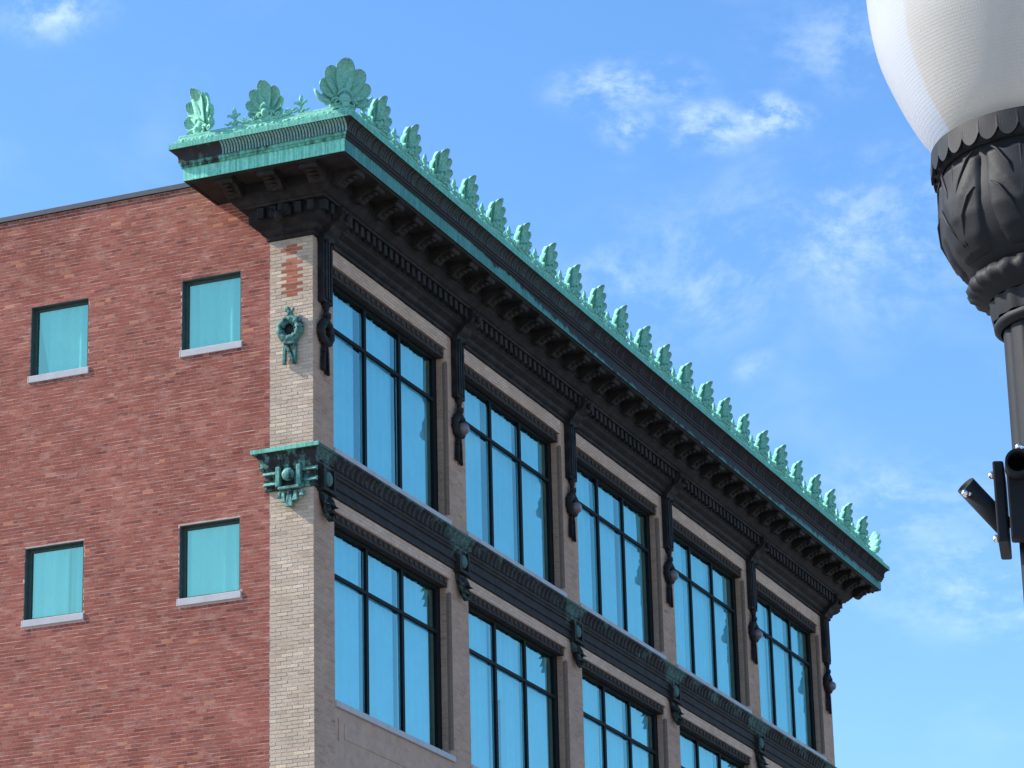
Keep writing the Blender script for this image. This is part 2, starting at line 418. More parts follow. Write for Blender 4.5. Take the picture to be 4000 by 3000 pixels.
# corner pilaster and piers -------------------------------------------------
frontplane = lambda u, d, z: (u, -d, z)
mb = MB(); mb.box(.0, .8, .0, .84, 0, 23.2)
pil = mb.build('corner_pilaster', M_TMORTAR, bld)
mb = MB(); lay(mb, sideplane, .0, .84, ZB, 22.88, [], tan, bond='run', proud=.003, keep=keeper('tan'), sign=-1)
lay(mb, frontplane, .0, .80, ZB, 22.88, [], tanf, bond='run', proud=.002)
mb.build('brickwork', M_TAN, pil, kind='stuff', fix=False)
unit = MB(); unit.box(-.5, .5, -.5, .5, -.5, .5)
ume = {}
for w, mat in (('red', M_BRICK1), ('tan', M_TAN1)):
    ume[w] = unit.mesh('brick'); ume[w].materials.append(mat)
for (w, s0, s1, z0, z1, d, col) in cand:
    link(ume[w], 'brick', side_wall if w == 'red' else pil, ((-d+.02)/2, (s0+s1)/2, (z0+z1)/2), 0, None, (d+.02, s1-s0, z1-z0), col)
for k in range(1, NB+1):
    x = k*PITCH
    mb = MB(); mb.prism([(x-.06, .6), (x-.06, .08), (x, 0.0), (x+PW, 0.0), (x+PW+.06, .08), (x+PW+.06, .6)], 23.2, 'z') if False else None
    mb = MB()
    poly = [(x-.06, .6), (x-.06, .075), (x-.045, .03), (x, 0.0), (x+PW, 0.0), (x+PW+.06, .08), (x+PW+.06, .6)] if k < NB else [(x-.06, .6), (x-.06, .075), (x-.045, .03), (x, 0.0), (x+PW, 0.0), (x+PW, .6)]
    n = len(poly); a = mb.pts([(p[0], p[1], 0) for p in poly]); b = mb.pts([(p[0], p[1], 23.1) for p in poly])
    for i in range(n): mb.face((a+i, a+(i+1) % n, b+(i+1) % n, b+i))
    mb.face([b+i for i in range(n)]); mb.face([a+i for i in range(n)])
    pier = mb.build('pier', M_TMORTAR, bld)
    for (z0, z1) in ((19.25, 22.28), (14.75, 17.72), (ZB, 13.2)):
        mb = MB(); e = .004
        pr = [(x-.064, .078), (x-.052, .030), (x-.004, -.003)]
        a = mb.pts([(p[0], p[1], z0) for p in pr]); b = mb.pts([(p[0], p[1], z1) for p in pr]); tp_ = mb.pts([(x-.03, .02, z1+.05)])
        for i in range(2): mb.face((a+i, a+i+1, b+i+1, b+i)); mb.face((b+i, b+i+1, tp_))
        mb.build('hollow', M_HOLLOW, pier)
    mb = MB(); lay(mb, frontplane, x, x+PW, ZB, 22.88, [], tanf, bond='run', proud=.002)
    rv = lambda u, d, z, X=x-.06: (X-d, u, z)
    lay(mb, rv, .08, .21, ZB, 22.6, [], tanf, bond='run', proud=.004, sign=-1)
    mb.build('brickwork', M_TAN, pier, kind='stuff', fix=False)
# the rest of the shell
mb = MB(); mb.box(.8, .86, .08, .6, 0, 23.1); mb.build('pier', M_TMORTAR, bld)
mb = MB(); mb.box(.25, XR-.02, .3, 26, 24.0, 24.15); mb.build('roof', M_ROOF, bld)
mb = MB(); mb.quad((XR-.01, .6, 0), (XR-.01, 26, 0), (XR-.01, 26, 24.1), (XR-.01, .6, 24.1)); mb.quad((.1, 26, 0), (XR, 26, 0), (XR, 26, 24.1), (.1, 26, 24.1))
mb.build('rear_wall', M_MORTAR, bld)
mb = MB(); mb.box(.9, XR-.9, 1.3, 1.35, 0, 23.6); mb.box(1.2, 1.25, 1.35, 25, 0, 23.6); mb.build('interior_partition', M_INT, bld)
mb = MB(); mb.box(-.03, .3, .9, 26, 24.19, 24.27); mb.box(-.042, -.03, .9, 26, 24.185, 24.285)
mb.build('coping', M_COPING, bld, bevel=.006)

# front windows --------------------------------------------------------------
ROWS = [(22.31, 19.15, 22.56, 22.84, 21.50), (17.78, 14.64, 18.0, 18.26, 16.96), (13.25, 10.1, 13.46, 13.70, 12.4)]
hb = MB(); hb.box(-.045, .045, -.025, .02, -.04, .04); hbm = hb.mesh('head_block'); hbm.materials.append(M_HEADCR)
def curtain(mb, x0, x1, y, z0, z1, rnd, axis='x'):
    n = max(6, int((x1-x0)/.03)); ph = rnd.uniform(0, 6); row = []
    for zz in (z0, z1):
        row.append(mb.pts([((x0+(x1-x0)*i/n, y+.03*math.sin(i*.9+ph)+.025*math.sin(i*.31+ph*2), zz) if axis == 'x' else
                            (y+.03*math.sin(i*.9+ph)+.025*math.sin(i*.31+ph*2), x0+(x1-x0)*i/n, zz)) for i in range(n+1)]))
    for i in range(n): mb.face((row[0]+i, row[0]+i+1, row[1]+i+1, row[1]+i), None, True)
rnd = random.Random(3)
for ri, (zt, zs, l0, l1, tz) in enumerate(ROWS):
    for k in range(NB):
        xa, xb = k*PITCH+PW+.06, (k+1)*PITCH-.06
        # lintel over the opening
        mb = MB(); mb.box(k*PITCH+PW, (k+1)*PITCH, .0, .3, l0, l1+.25)
        lin = mb.build('lintel', M_TMORTAR, bld)
        if ri < 2:
            mb = MB(); lay(mb, frontplane, k*PITCH+PW, (k+1)*PITCH, l0, l1+.1, [], lambda u, z: jit((.72, .51, .385), .08), bond='run', proud=.005)
            lay(mb, lambda u, d, z: (u, d, z), 0, .01, 0, .01, [], tanf)
            mb.build('brickwork', M_TAN, lin, kind='stuff', fix=False)
        # spandrel below the sill
        mb = MB(); mb.box(k*PITCH+PW, (k+1)*PITCH, .02, .3, (ROWS[ri+1][3]+.25 if ri < 2 else 0), zs-.1)
        if ri == 1: mb.box(k*PITCH+PW+.15, (k+1)*PITCH-.15, .0, .02, 13.95, 14.36); mb.box(k*PITCH+PW+.35, (k+1)*PITCH-.35, -.012, .0, 14.02, 14.29)
        sp = mb.build('spandrel', M_TMORTAR, bld, bevel=.004)
        # window: frame with head board, mullions, transom, panes, sill, curtains
        mb = MB()
        J = .18; y0, y1 = .20, .27
        mb.box(xa, xa+J, y0, y1, zs, zt+.07); mb.box(xb-J, xb, y0, y1, zs, zt+.07)
        mb.box(xa+J, xb-J, y0, y1, zt, zt+.07); mb.box(xa+J, xb-J, y0, y1, zs-.02, zs+.05)
        win = mb.build('window', M_BLACK, bld, bevel=.006)
        mb = MB(); mb.box(xa, xb, .05, .19, zt+.06, l0+.005); hd = mb.build('head_course', M_HEADB, win)
        if ri < 2:
            nbk = 22
            for i in range(nbk): link(hbm, 'head_block', win, (xa+.12+(xb-xa-.24)*i/(nbk-1), .05, (zt+.06+l0)/2+.01))
        cols = [xa+J+(xb-xa-2*J)*i/3 for i in range(4)]
        for i in (1, 2):
            mb = MB(); mb.box(cols[i]-.05, cols[i]+.05, .195, .25, zs, zt); mb.build('mullion', M_BLACK, win, bevel=.006)
        mb = MB(); mb.box(xa+J, xb-J, .185, .25, tz-.035, tz+.035); mb.build('transom', M_BLACK, win, bevel=.008)
        for i in range(3):
            a, b = cols[i]+(.05 if i else 0), cols[i+1]-(.05 if i < 2 else 0)
            for (z0, z1) in ((zs, tz-.035), (tz+.035, zt)):
                mb = MB(); t1, t2 = rnd.uniform(-.004, .004), rnd.uniform(-.004, .004)
                mb.quad((a, .242+t1, z0), (b, .242-t1, z0), (b, .242-t1+t2, z1), (a, .242+t1+t2, z1)); mb.build('pane', M_GLASS, win, fix=False)
            mb = MB()
            gap = rnd.choice([0, 0, 0, .08, .16])
            if ri == 1 and k == 1 and i == 0: curtain(mb, a+.42, b, .36, zs, zt, rnd)
            elif ri == 1 and k == 1 and i == 1: curtain(mb, a, a+.2, .36, zs, zt, rnd); curtain(mb, a+.2, a+.62, .36, zs+1.75, zt, rnd); curtain(mb, a+.62, b, .36, zs, zt, rnd)
            else: curtain(mb, a+gap*.5, b-gap*.4, .36, zs, zt, rnd)
            mb.build('curtain', M_CURT, win)
        mb = MB(); mb.box(k*PITCH+PW-.0, (k+1)*PITCH+.03, -.035, .22, zs-.11, zs-.001); mb.build('sill', M_LIME, win, bevel=.01)
# side windows ---------------------------------------------------------------
for (a, b) in SW:
    for (c, d) in WZ:
        mb = MB()
        mb.box(-.002, .14, a-.0, a+.012, c, d); mb.box(-.002, .14, b-.012, b, c, d); mb.box(-.002, .14, a+.012, b-.012, d-.014, d)
        w = mb.build('window', M_FRAME, bld)
        mb = MB(); W = .052
        mb.box(.115, .16, a+.012, a+.012+W, c, d-.014); mb.box(.115, .16, b-.012-W, b-.012, c, d-.014)
        mb.box(.115, .16, a+.012+W, b-.012-W, d-.014-W, d-.014); mb.box(.115, .16, a+.012+W, b-.012-W, c, c+W)
        mb.build('frame', M_FRAME, w, bevel=.004)
        mb = MB(); t1 = rnd.uniform(-.002, .002)
        mb.quad((.14+t1, a+.05, c+.03), (.14-t1, b-.05, c+.03), (.14-t1, b-.05, d-.05), (.14+t1, a+.05, d-.05)); mb.build('pane', M_GLASS2, w, fix=False)
        mb = MB()
        if a > 4 and c > 20:                          # corner of the curtain drawn aside
            curtain(mb, a+.03, b-.28, .22, c, d, rnd, 'y')
            i0 = mb.pts([(.23, b-.28, c), (.23, b-.28, d), (.23, b-.02, d)]); mb.face((i0, i0+1, i0+2))
        elif a > 4 and 15 < c < 20:
            curtain(mb, a+.03, a+.42, .30, c, d, rnd, 'y'); curtain(mb, a+.40, b-.03, .19, c, d, rnd, 'y')
        else: curtain(mb, a+.03, b-.03, .22, c, d, rnd, 'y')
        mb.build('curtain', M_CURT, w)
        mb = MB(); mb.box(-.03, .14, a-.03, b+.03 if False else b+.002, c-.132, c-.004)
        mb.box(-.03, .0, b+.002, b+.03, c-.132, c-.004); mb.build('sill', M_LIME, w, bevel=.008)

# cornice ---------------------------------------------------------------------
YL = lambda p: .84 + .9*p
XE = lambda p: XR + .8*p
def sweep(mb, prof, sm=False, back=.3):
    rings = []
    for (p, z) in prof:
        rings.append(mb.pts([(back, YL(p), z), (-p, YL(p), z), (-p, -p, z), (XE(p), -p, z), (XE(p), 1.0, z)]))
    for a, b in zip(rings, rings[1:]):
        for i in range(4): mb.face((a+i, a+i+1, b+i+1, b+i), None, sm)
ENT = [(0.0, 22.84), (.05, 22.86), (.05, 22.92), (.08, 22.93), (.12, 22.96), (.14, 23.02), (.16, 23.03), (.25, 23.08), (.28, 23.12), (.30, 23.13), (.30, 23.36),
       (.43, 23.37), (.44, 23.40), (.48, 23.42), (.52, 23.46), (.58, 23.52), (.60, 23.55), (.63, 23.56), (.63, 23.75)]
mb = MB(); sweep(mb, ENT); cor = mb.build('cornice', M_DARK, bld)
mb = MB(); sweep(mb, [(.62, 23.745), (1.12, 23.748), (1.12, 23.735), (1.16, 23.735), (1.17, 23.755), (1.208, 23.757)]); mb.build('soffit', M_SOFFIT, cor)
def strip(prof, side, name, mat, cuts=None):
    """one face of the cornice: 'return' (facing the side street), 'front', or the ends"""
    mb = MB(); rings = []
    for (p, z) in prof:
        if side == 'return': rings.append(mb.pts([(.3, YL(p), z), (-p, YL(p), z), (-p, -p, z)]))
        else: rings.append(mb.pts([(-p, -p, z), (XE(p), -p, z), (XE(p), 1.0, z)]))
    for a, b in zip(rings, rings[1:]):
        for i in range(2): mb.face((a+i, a+i+1, b+i+1, b+i))
    return mb.build(name, mat, cor)
FAS = [(1.205, 23.758), (1.21, 23.765), (1.21, 23.985), (1.225, 23.99)]
STEP = [(1.225, 23.99), (1.245, 24.0), (1.245, 24.035), (1.27, 24.045), (1.27, 24.085), (1.285, 24.095)]
CYM = [(1.285, 24.095), (1.282, 24.14), (1.288, 24.18), (1.302, 24.215), (1.325, 24.25), (1.36, 24.28), (1.40, 24.30), (1.42, 24.305)]
FIL = [(1.42, 24.305), (1.425, 24.31), (1.425, 24.40), (1.40, 24.41), (1.36, 24.42)]
FIL2 = [(1.36, 24.42), (1.34, 24.43), (1.34, 24.49), (1.30, 24.50), (1.295, 24.545), (1.28, 24.55), (-.25, 24.58)]
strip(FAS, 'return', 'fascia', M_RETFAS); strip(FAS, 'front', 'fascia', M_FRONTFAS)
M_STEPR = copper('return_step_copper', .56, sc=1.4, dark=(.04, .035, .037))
strip(STEP, 'return', 'moulding', M_STEPR); strip(STEP, 'front', 'moulding', M_CYMA)
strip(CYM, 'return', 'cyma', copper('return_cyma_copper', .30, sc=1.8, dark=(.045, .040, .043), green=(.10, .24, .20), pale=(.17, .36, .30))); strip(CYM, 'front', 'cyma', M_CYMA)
strip(FIL, 'return', 'fillet', M_GREEN); strip(FIL, 'front', 'fillet', M_GREEN)
strip(FIL2, 'return', 'blocking', M_CREST); strip(FIL2, 'front', 'blocking', M_CREST)
# fluted ribs on the cyma: curved tongues
rb = MB(); w = .020; rr = []
for (p, z) in CYM[:-1]:
    rr.append(rb.pts([(-w, -p+.004, z-.004), (-w*.55, -p-.014, z+.002), (w*.55, -p-.014, z+.002), (w, -p+.004, z-.004)]))
for a, b in zip(rr, rr[1:]):
    for i in range(3): rb.face((a+i, a+i+1, b+i+1, b+i), None, True)
rbm = rb.mesh('rib'); rbm.materials.append(M_RIB)
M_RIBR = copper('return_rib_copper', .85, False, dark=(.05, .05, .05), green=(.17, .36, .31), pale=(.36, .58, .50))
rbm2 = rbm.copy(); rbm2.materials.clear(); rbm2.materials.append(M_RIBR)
RS = .058; nrib = 0; y = -1.27
while y < 1.98:
    if y < 1.13: link(rbm2, 'rib', cor, (0, y, 0), -math.pi/2); nrib += 1
    y += RS
rf = MB(); w = .009; rr = []
for (p, z) in CYM[:-1]:
    rr.append(rf.pts([(-w, -p+.004, z-.004), (-w*.5, -p-.016, z+.002), (w*.5, -p-.016, z+.002), (w, -p+.004, z-.004)]))
for a, b in zip(rr, rr[1:]):
    for i in range(3): rf.face((a+i, a+i+1, b+i+1, b+i), None, True)
rbm = rf.mesh('rib'); rbm.materials.append(M_RIB)
far = MB(); x = -1.22; fv = [tuple(v.co) for v in rbm.vertices]; ff = [tuple(p.vertices) for p in rbm.polygons]
while x < XR+1.05:
    if nrib < 300: link(rbm, 'rib', cor, (x, 0, 0)); nrib += 1
    else:
        b = far.pts([(v[0]+x, v[1], v[2]) for v in fv])
        for q in ff: far.face([b+i for i in q], None, True)
    x += RS*random.choice([1, 1, 1.3, 1.6, 2.4])
far.build('rib_run', M_RIB, cor, kind='stuff')
# dentils
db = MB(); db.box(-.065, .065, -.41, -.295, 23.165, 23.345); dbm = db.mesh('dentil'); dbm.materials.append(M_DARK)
x = -.27
while x < XR+.2: link(dbm, 'dentil', cor, (x, 0, 0)); x += .245
y = -.15
while y < 1.0: link(dbm, 'dentil', cor, (0, y, 0), -math.pi/2); y += .245
# modillions with scroll ends and leaf
def modillion():
    mb = MB()
    poly = [(.60, 23.742), (1.11, 23.742), (1.115, 23.68), (1.09, 23.645), (1.05, 23.635), (1.01, 23.65), (.96, 23.655), (.88, 23.63), (.80, 23.575), (.73, 23.515), (.68, 23.50), (.64, 23.515), (.60, 23.53)]
    mb.prism([(-p, z) for p, z in poly], .30, 'x')
    mb.prism([(-p, z) for p, z in [(.60, 23.744), (1.14, 23.744), (1.14, 23.715), (.60, 23.715)]], .36, 'x')
    for s in (-1, 1):
        mb.lathe([(.001, -.012), (.045, -.012), (.05, 0), (.045, .012), (.001, .012)], 12)   # scroll disc, turned below
        nv = 12*5; b = len(mb.v)-nv
        for i in range(b, b+nv):
            X, Y, Z = mb.v[i]; mb.v[i] = (s*.155+Z, -1.065+X, 23.675+Y)
    for i in range(4):
        mb.sphere((0, -.70-.1*i, 23.525+.032*i), .045, 8, 5, (1.8, 1, .6))
    return mb.mesh('modillion')
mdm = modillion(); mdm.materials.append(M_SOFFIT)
x = -.35
while x < XR+.9: link(mdm, 'modillion', cor, (x, 0, 0)); x += .83
for y in (1.19, .375, -.44): link(mdm, 'modillion', cor, (0, y, 0), -math.pi/2)
# boss heads on the frieze of the return and consoles above each strap
bs = MB(); bs.sphere((0, -.50, 23.10), .085, 12, 8, (1, .9, 1.2)); bs.sphere((0, -.55, 23.06), .04, 8, 6); bs.sphere((0, -.36, 23.3), .1, 10, 6, (.8, .8, 1.3))
for s in (-1, 1):
    bs.sphere((s*.17, -.40, 23.22), .07, 8, 6, (.7, .7, 1.4)); bs.sphere((s*.08, -.5, 23.16), .035, 8, 6)
bs.tube([(0, -.36, 22.98), (0, -.33, 22.9), (0, -.27, 22.84), (0, -.2, 22.8)], [.05, .04, .03, .015])
bsm = bs.mesh('boss'); bsm.materials.append(M_DROP)
link(bsm, 'boss', cor, (0, .43, 0), -math.pi/2)
cb = MB(); cb.prism([(-p, z) for p, z in [(0, 22.80), (.14, 22.80), (.17, 22.9), (.24, 22.96), (.30, 23.05), (.44, 23.12), (.5, 23.22), (.5, 23.34), (.42, 23.4), (0, 23.4)]], .40, 'x')
for s in (-1, 1):
    cb.sphere((s*.22, -.34, 23.2), .07, 10, 6, (.5, 1, 1)); cb.sphere((s*.12, -.50, 23.26), .05, 8, 6)
cb.sphere((0, -.52, 23.2), .07, 10, 6, (1, .8, 1.3)); cb.sphere((-.12, -.17, 22.80), .03, 8, 6); cb.sphere((.12, -.17, 22.80), .03, 8, 6)
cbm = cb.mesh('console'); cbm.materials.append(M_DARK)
for k in range(NB+1): link(cbm, 'console', cor, (k*PITCH+.37, 0, 0))

# cresting ---------------------------------------------------------------------
def petal(mb, ang, L, w, curl, base=(0, 0, 0), th=.02, scoop=.035, ns=11, nt=6):
    """a scooped lobe fanned by ang from the vertical, facing -Y"""
    F = []; B = []
    for i in range(ns+1):
        s = 1-(1-i/ns)**1.7; hw = w*(.34+.66*math.sin(min(1, s*1.25)*math.pi*.5))*(1 if s < .74 else math.sqrt(max(0, 1-((s-.74)/.26)**2))*.97+.03)
        for j in range(nt+1):
            t = -1+2*j/nt
            lx, lz = t*hw, L*s
            d = -curl*s*s*1.0 - scoop*(abs(t)**2.2)*min(1, s*2.5) - (scoop*.9*max(0, (s-.75)/.25)**2)
            x = base[0] + lx*math.cos(ang) + lz*math.sin(ang); z = base[2] - lx*math.sin(ang) + lz*math.cos(ang)
            F.append((x, base[1]+d, z)); B.append((x, base[1]+d+th+scoop*.8*(1-t*t), z))
    a = mb.pts(F); b = mb.pts(B); W = nt+1
    for i in range(ns):
        for j in range(nt):
            q = (i*W+j, i*W+j+1, (i+1)*W+j+1, (i+1)*W+j)
            mb.face([a+x for x in q], None, True); mb.face([b+x for x in q[::-1]], None, True)
    rim = [i*W for i in range(ns+1)] + [ns*W+j for j in range(1, nt+1)] + [i*W+nt for i in range(ns-1, -1, -1)]
    for u, v in zip(rim, rim[1:]): mb.face((a+u, a+v, b+v, b+u), None, True)
def spiral(mb, c, r, turns, rad, s=1, y=0, n=16):
    pts = []
    for i in range(n+1):
        t = i/n; a = t*turns*2*math.pi; rr = r*(1-.8*t)
        pts.append((c[0]+s*rr*math.cos(a), y-.03*t, c[1]+rr*math.sin(a)))
    mb.tube(pts, [rad*(1-.4*i/n) for i in range(n+1)], 6)
def palmette(H, W, curl, mask=True, base=True):
    """shell of seven broad overlapping lobes above a mask and scrolls"""
    mb = MB(); z0 = .20*H
    for ang, l, w, dy in ((88, .46, .125, .045), (57, .58, .155, .03), (28, .70, .17, .014)):
        for s in (-1, 1): petal(mb, s*R(ang), l*H, w*H, curl*l*1.2, (s*.01, dy, z0), scoop=.045)
    petal(mb, 0, H*.80, .195*H, curl, (0, -.006, z0), scoop=.06)
    for s in (-1, 1):
        spiral(mb, (s*.30*W, .13*H), .10*H, 1.3, .026, s, -.05)
        spiral(mb, (s*.70*W, .08*H), .075*H, 1.2, .022, -s, -.04)
    if mask:
        mb.sphere((0, -.07, .20*H), .12*H, 10, 7, (1, .7, 1.1)); mb.sphere((0, -.13, .17*H), .055*H, 8, 6)
        mb.tube([(-.3*W, -.06, .28*H), (-.15*W, -.11, .36*H), (0, -.12, .40*H), (.15*W, -.11, .36*H), (.3*W, -.06, .28*H)], [.012, .026, .034, .026, .012], 6)
    if base: mb.box(-W*.95, W*.95, -.05, .03, -.01, .04)
    return mb.mesh('palmette')
def fleuron(H):
    mb = MB()
    mb.lathe([(.008, 0), (.03, .03*H/.4), (.02, .12*H/.4), (.035, .17*H/.4), (.02, .2*H/.4), (.045, .27*H/.4), (.03, .34*H/.4), (.004, H)], 8, (0, -.01, 0))
    for s in (-1, 1):
        mb.tube([(0, -.01, .16*H/.4), (s*.06, -.02, .22*H/.4), (s*.115, -.03, .235*H/.4), (s*.13, -.03, .2*H/.4)], [.022, .03, .022, .008], 6)
        mb.tube([(0, -.01, .02), (s*.07, -.02, .09*H/.4), (s*.12, -.03, .05*H/.4), (s*.18, -.03, .07)], [.03, .03, .02, .01], 6)
    return mb.mesh('fleuron')
mb = MB()
sweep(mb, [(1.29, 24.545), (1.29, 24.585), (1.27, 24.60), (1.20, 24.60), (1.18, 24.55)])
crest = mb.build('cresting', M_CREST, bld)
ZC = 24.585
pmF = palmette(.66, .35, .10); pmF.materials.append(M_CREST)
pmC = palmette(.69, .34, .10); pmC.materials.append(M_CREST)
pmB = palmette(.90, .46, .12, base=False); pmB.materials.append(M_CREST)
flm = fleuron(.38); flm.materials.append(M_CREST)
def scroll(s):
    sc = MB()
    sc.tube([(s*.26, -.02, .06), (s*.36, -.03, .035), (s*.46, -.02, .05), (s*.54, -.02, .10), (s*.60, -.02, .12)], [.034, .038, .03, .034, .014], 6)
    spiral(sc, (s*.42, .085), .05, 1.2, .02, s, -.03)
    me = sc.mesh('scroll'); me.materials.append(M_CREST); return me
scm = [scroll(-1), scroll(1)]
rl = MB(); x = -1.2; q = random.Random(5)
while x < 30.7:
    rl.sphere((x, -1.335, 24.475+q.uniform(-.015, .025)), q.uniform(.018, .042), 6, 4, (q.uniform(.8, 2.2), .5, q.uniform(.5, 1))); x += q.uniform(.05, .16)
y = -1.2
while y < 1.95:
    rl.sphere((-1.335, y, 24.475+q.uniform(-.015, .025)), q.uniform(.015, .036), 6, 4, (.5, q.uniform(.8, 2.2), q.uniform(.5, 1))); y += q.uniform(.05, .16)
rl.build('foliage_relief', M_CREST, crest, kind='stuff')
for k in range(23):
    x = .06 + 1.3155*k
    ob = link(pmF, 'palmette', crest, (x+random.uniform(-.015, .015), -1.25, ZC), random.uniform(-.06, .06), None, (random.uniform(.96, 1.03), 1, random.uniform(.95, 1.03))); ob.rotation_euler = (random.uniform(-.05, .04), random.uniform(-.03, .03), ob.rotation_euler.z)
    for q in scm: link(q, 'scroll', crest, (x, -1.25, ZC))
    link(flm, 'fleuron', crest, (x-.62, -1.25, ZC), random.uniform(-.15, .15))
link(flm, 'fleuron', crest, (29.65, -1.25, ZC))
link(pmC, 'palmette', crest, (.0-1.25, .27, ZC), -math.pi/2)
for q in scm: link(q, 'scroll', crest, (-1.25, .27, ZC), -math.pi/2)
link(flm, 'fleuron', crest, (-1.25, .90, ZC), -math.pi/2); link(flm, 'fleuron', crest, (-1.25, -.40, ZC), -math.pi/2)
link(pmB, 'palmette', crest, (-1.17, -1.17, ZC-.05), -math.pi/4)
pn = MB(); pn.lathe([(.20, -.06), (.20, -.02), (.17, .02), (.13, .05), (.08, .09), (.02, .10)], 16, (-1.13, -1.13, ZC), fl=lambda a, z: 1+.12*math.sin(a*5))
pn.sphere((-1.29, -1.05, ZC+.03), .06, 8, 6, (.8, 1.6, .8)); pn.sphere((-1.05, -1.29, ZC+.03), .06, 8, 6, (1.6, .8, .8)); pn.sphere((-1.27, -1.27, ZC), .07, 8, 6); pn.build('corner_plinth', M_CREST, crest)
link(pmB, 'palmette', crest, (-1.12, 1.60, ZC-.04), -math.pi*.69, None, (1.0, 1.0, 1.02))
link(pmB, 'palmette', crest, (30.42, -1.14, ZC), math.pi/4, None, (.75, .75, .75))
for s in (-1, 1):
    sb = MB(); sb.tube([(s*.3, -.02, .06), (s*.42, -.05, .1), (s*.5, -.03, .22), (s*.53, -.02, .28)], [.05, .05, .04, .015], 6)
    sbm = sb.mesh('leaf_scroll'); sbm.materials.append(M_CREST)
    link(sbm, 'leaf_scroll', crest, (-1.16, -1.16, ZC), -math.pi/4)

# string course -------------------------------------------------------------------
YL2 = lambda p: .85 + 1.5*p
SC = [(.0, 18.22), (.045, 18.225), (.05, 18.27), (.03, 18.29), (.025, 18.37), (.055, 18.385), (.06, 18.42), (.04, 18.44), (.035, 18.55), (.065, 18.565), (.075, 18.60), (.10, 18.625), (.105, 18.655), (.085, 18.67), (.085, 18.72), (.10, 18.78), (.125, 18.84), (.165, 18.89), (.185, 18.90), (.185, 18.945), (.165, 18.955), (-.05, 18.99)]
def scstrip(side):
    mb = MB(); rings = []
    for (p, z) in SC:
        rings.append(mb.pts([(.1, YL2(p), z), (-p, YL2(p), z), (-p, -p, z)] if side else [(-p, -p, z), (XR+p, -p, z), (XR+p, .5, z)]))
    for a, b in zip(rings, rings[1:]):
        for i in range(2): mb.face((a+i, a+i+1, b+i+1, b+i))
    return mb
sco = scstrip(0).build('string_course', M_STRING, bld)
M_CAPCY = copper('capital_cyma_copper', .42, sc=3.0, dark=(.02, .018, .019), green=(.10, .24, .2))
scstrip(1).build('capital', M_CAPCY, sco)
mb = MB(); mb.box(-.192, -.165, -.186, 1.12, 18.885, 18.958); mb.build('drip_edge', M_GREEN, sco, bevel=.004)
# tongues on the cyma
tb = MB(); rr = []
for (p, z) in [(.09, 18.69), (.10, 18.76), (.12, 18.82), (.16, 18.88)]: rr.append(tb.pts([(-.075, -p+.004, z), (-.05, -p-.022, z), (.05, -p-.022, z), (.075, -p+.004, z)]))
for a, b in zip(rr, rr[1:]):
    for i in range(3): tb.face((a+i, a+i+1, b+i+1, b+i), None, True)
tbm = tb.mesh('tongue'); tbm.materials.append(M_STRING)
x = .1
while x < XR: link(tbm, 'tongue', sco, (x+random.uniform(-.015, .015), 0, 0)); x += .20
# corner steps of the capital
for (z, d) in ((18.52, .085), (18.335, .07)):
    for (a, b) in ((-.09, .17), (.69, .93)):
        mb = MB(); mb.prism([(-d-.03, z-.02), (-d+.03, z+.055), (-.02, z+.055), (-.02, z-.02)], b-a, 'y', (a+b)/2); mb.build('step', M_CAPGR, sco, bevel=.004)
for yc in (.63, .235):
    mb = MB(); mb.box(-.13, -.02, yc-.04, yc+.04, 18.25, 18.62); mb.build('bar', M_CAPGR, sco, bevel=.012)
mb = MB(); mb.sphere((-.11, .435, 18.46), .115, 16, 10, (.7, 1, 1)); mb.build('boss', M_CAPGR, sco)
mb = MB(); mb.box(-.14, -.02, .22, .62, 18.20, 18.25); mb.build('plate', M_CAPGR, sco, bevel=.01)
for (yc, w, z0, z1) in ((.42, .075, 17.88, 18.20), (.535, .05, 17.97, 18.18), (.305, .05, 17.98, 18.18), (.62, .04, 18.05, 18.17), (.18, .045, 18.05, 18.17)):
    mb = MB(); a = mb.pts([(-.02, yc-w*.9, z0+.02), (-.02, yc+w*.9, z0+.02), (-.02, yc+w*.35, z1), (-.02, yc-w*.35, z1)]); b = mb.pts([(-.13, yc-w, z0), (-.13, yc+w, z0), (-.09, yc+w*.4, z1), (-.09, yc-w*.4, z1)])
    mb.face((a, a+1, a+2, a+3)); mb.face((b+3, b+2, b+1, b))
    for i in range(4): mb.face((a+i, b+i, b+(i+1) % 4, a+(i+1) % 4))
    mb.build('drop', M_CAPGR, sco, bevel=.01)
# brackets on the front at each pier
bk = MB()
for s in (-1, 1): bk.box(s*.2-.035, s*.2+.035, -.13, -.0, 18.23, 18.62)
bk.box(-.26, .26, -.15, 0, 18.18, 18.235)
bkm = bk.mesh('bracket'); bkm.materials.append(M_STRING)
dk = MB(); dk.sphere((0, -.09, 18.43), .125, 14, 8, (1, .6, 1.1)); dkm = dk.mesh('rosette'); dkm.materials.append(copper('rosette_copper', .8, False, dark=(.025, .04, .038), green=(.07, .14, .12), pale=(.14, .24, .21)))
lf = MB()
for (dx, ang, L, w) in ((0, 0, .54, .09), (-.10, -5, .42, .08), (.10, 5, .42, .08), (-.17, -9, .28, .065), (.17, 9, .28, .065)):
    n0 = len(lf.v); petal(lf, R(-ang), L, w, .09, (dx, 0, 0), th=.04, scoop=.05)
    for i in range(n0, len(lf.v)): X, Y, Z = lf.v[i]; lf.v[i] = (X, Y-.05, 18.2-Z)
lfm = lf.mesh('leaf_pendant'); lfm.materials.append(copper('leaf_copper', .45, False, dark=(.018, .019, .02), green=(.05, .085, .08), pale=(.12, .2, .18), sc=7))
for k in range(NB+1):
    for m_, n_ in ((bkm, 'bracket'), (dkm, 'rosette'), (lfm, 'leaf_pendant')): link(m_, n_, sco, (k*PITCH+.38, 0, 0))

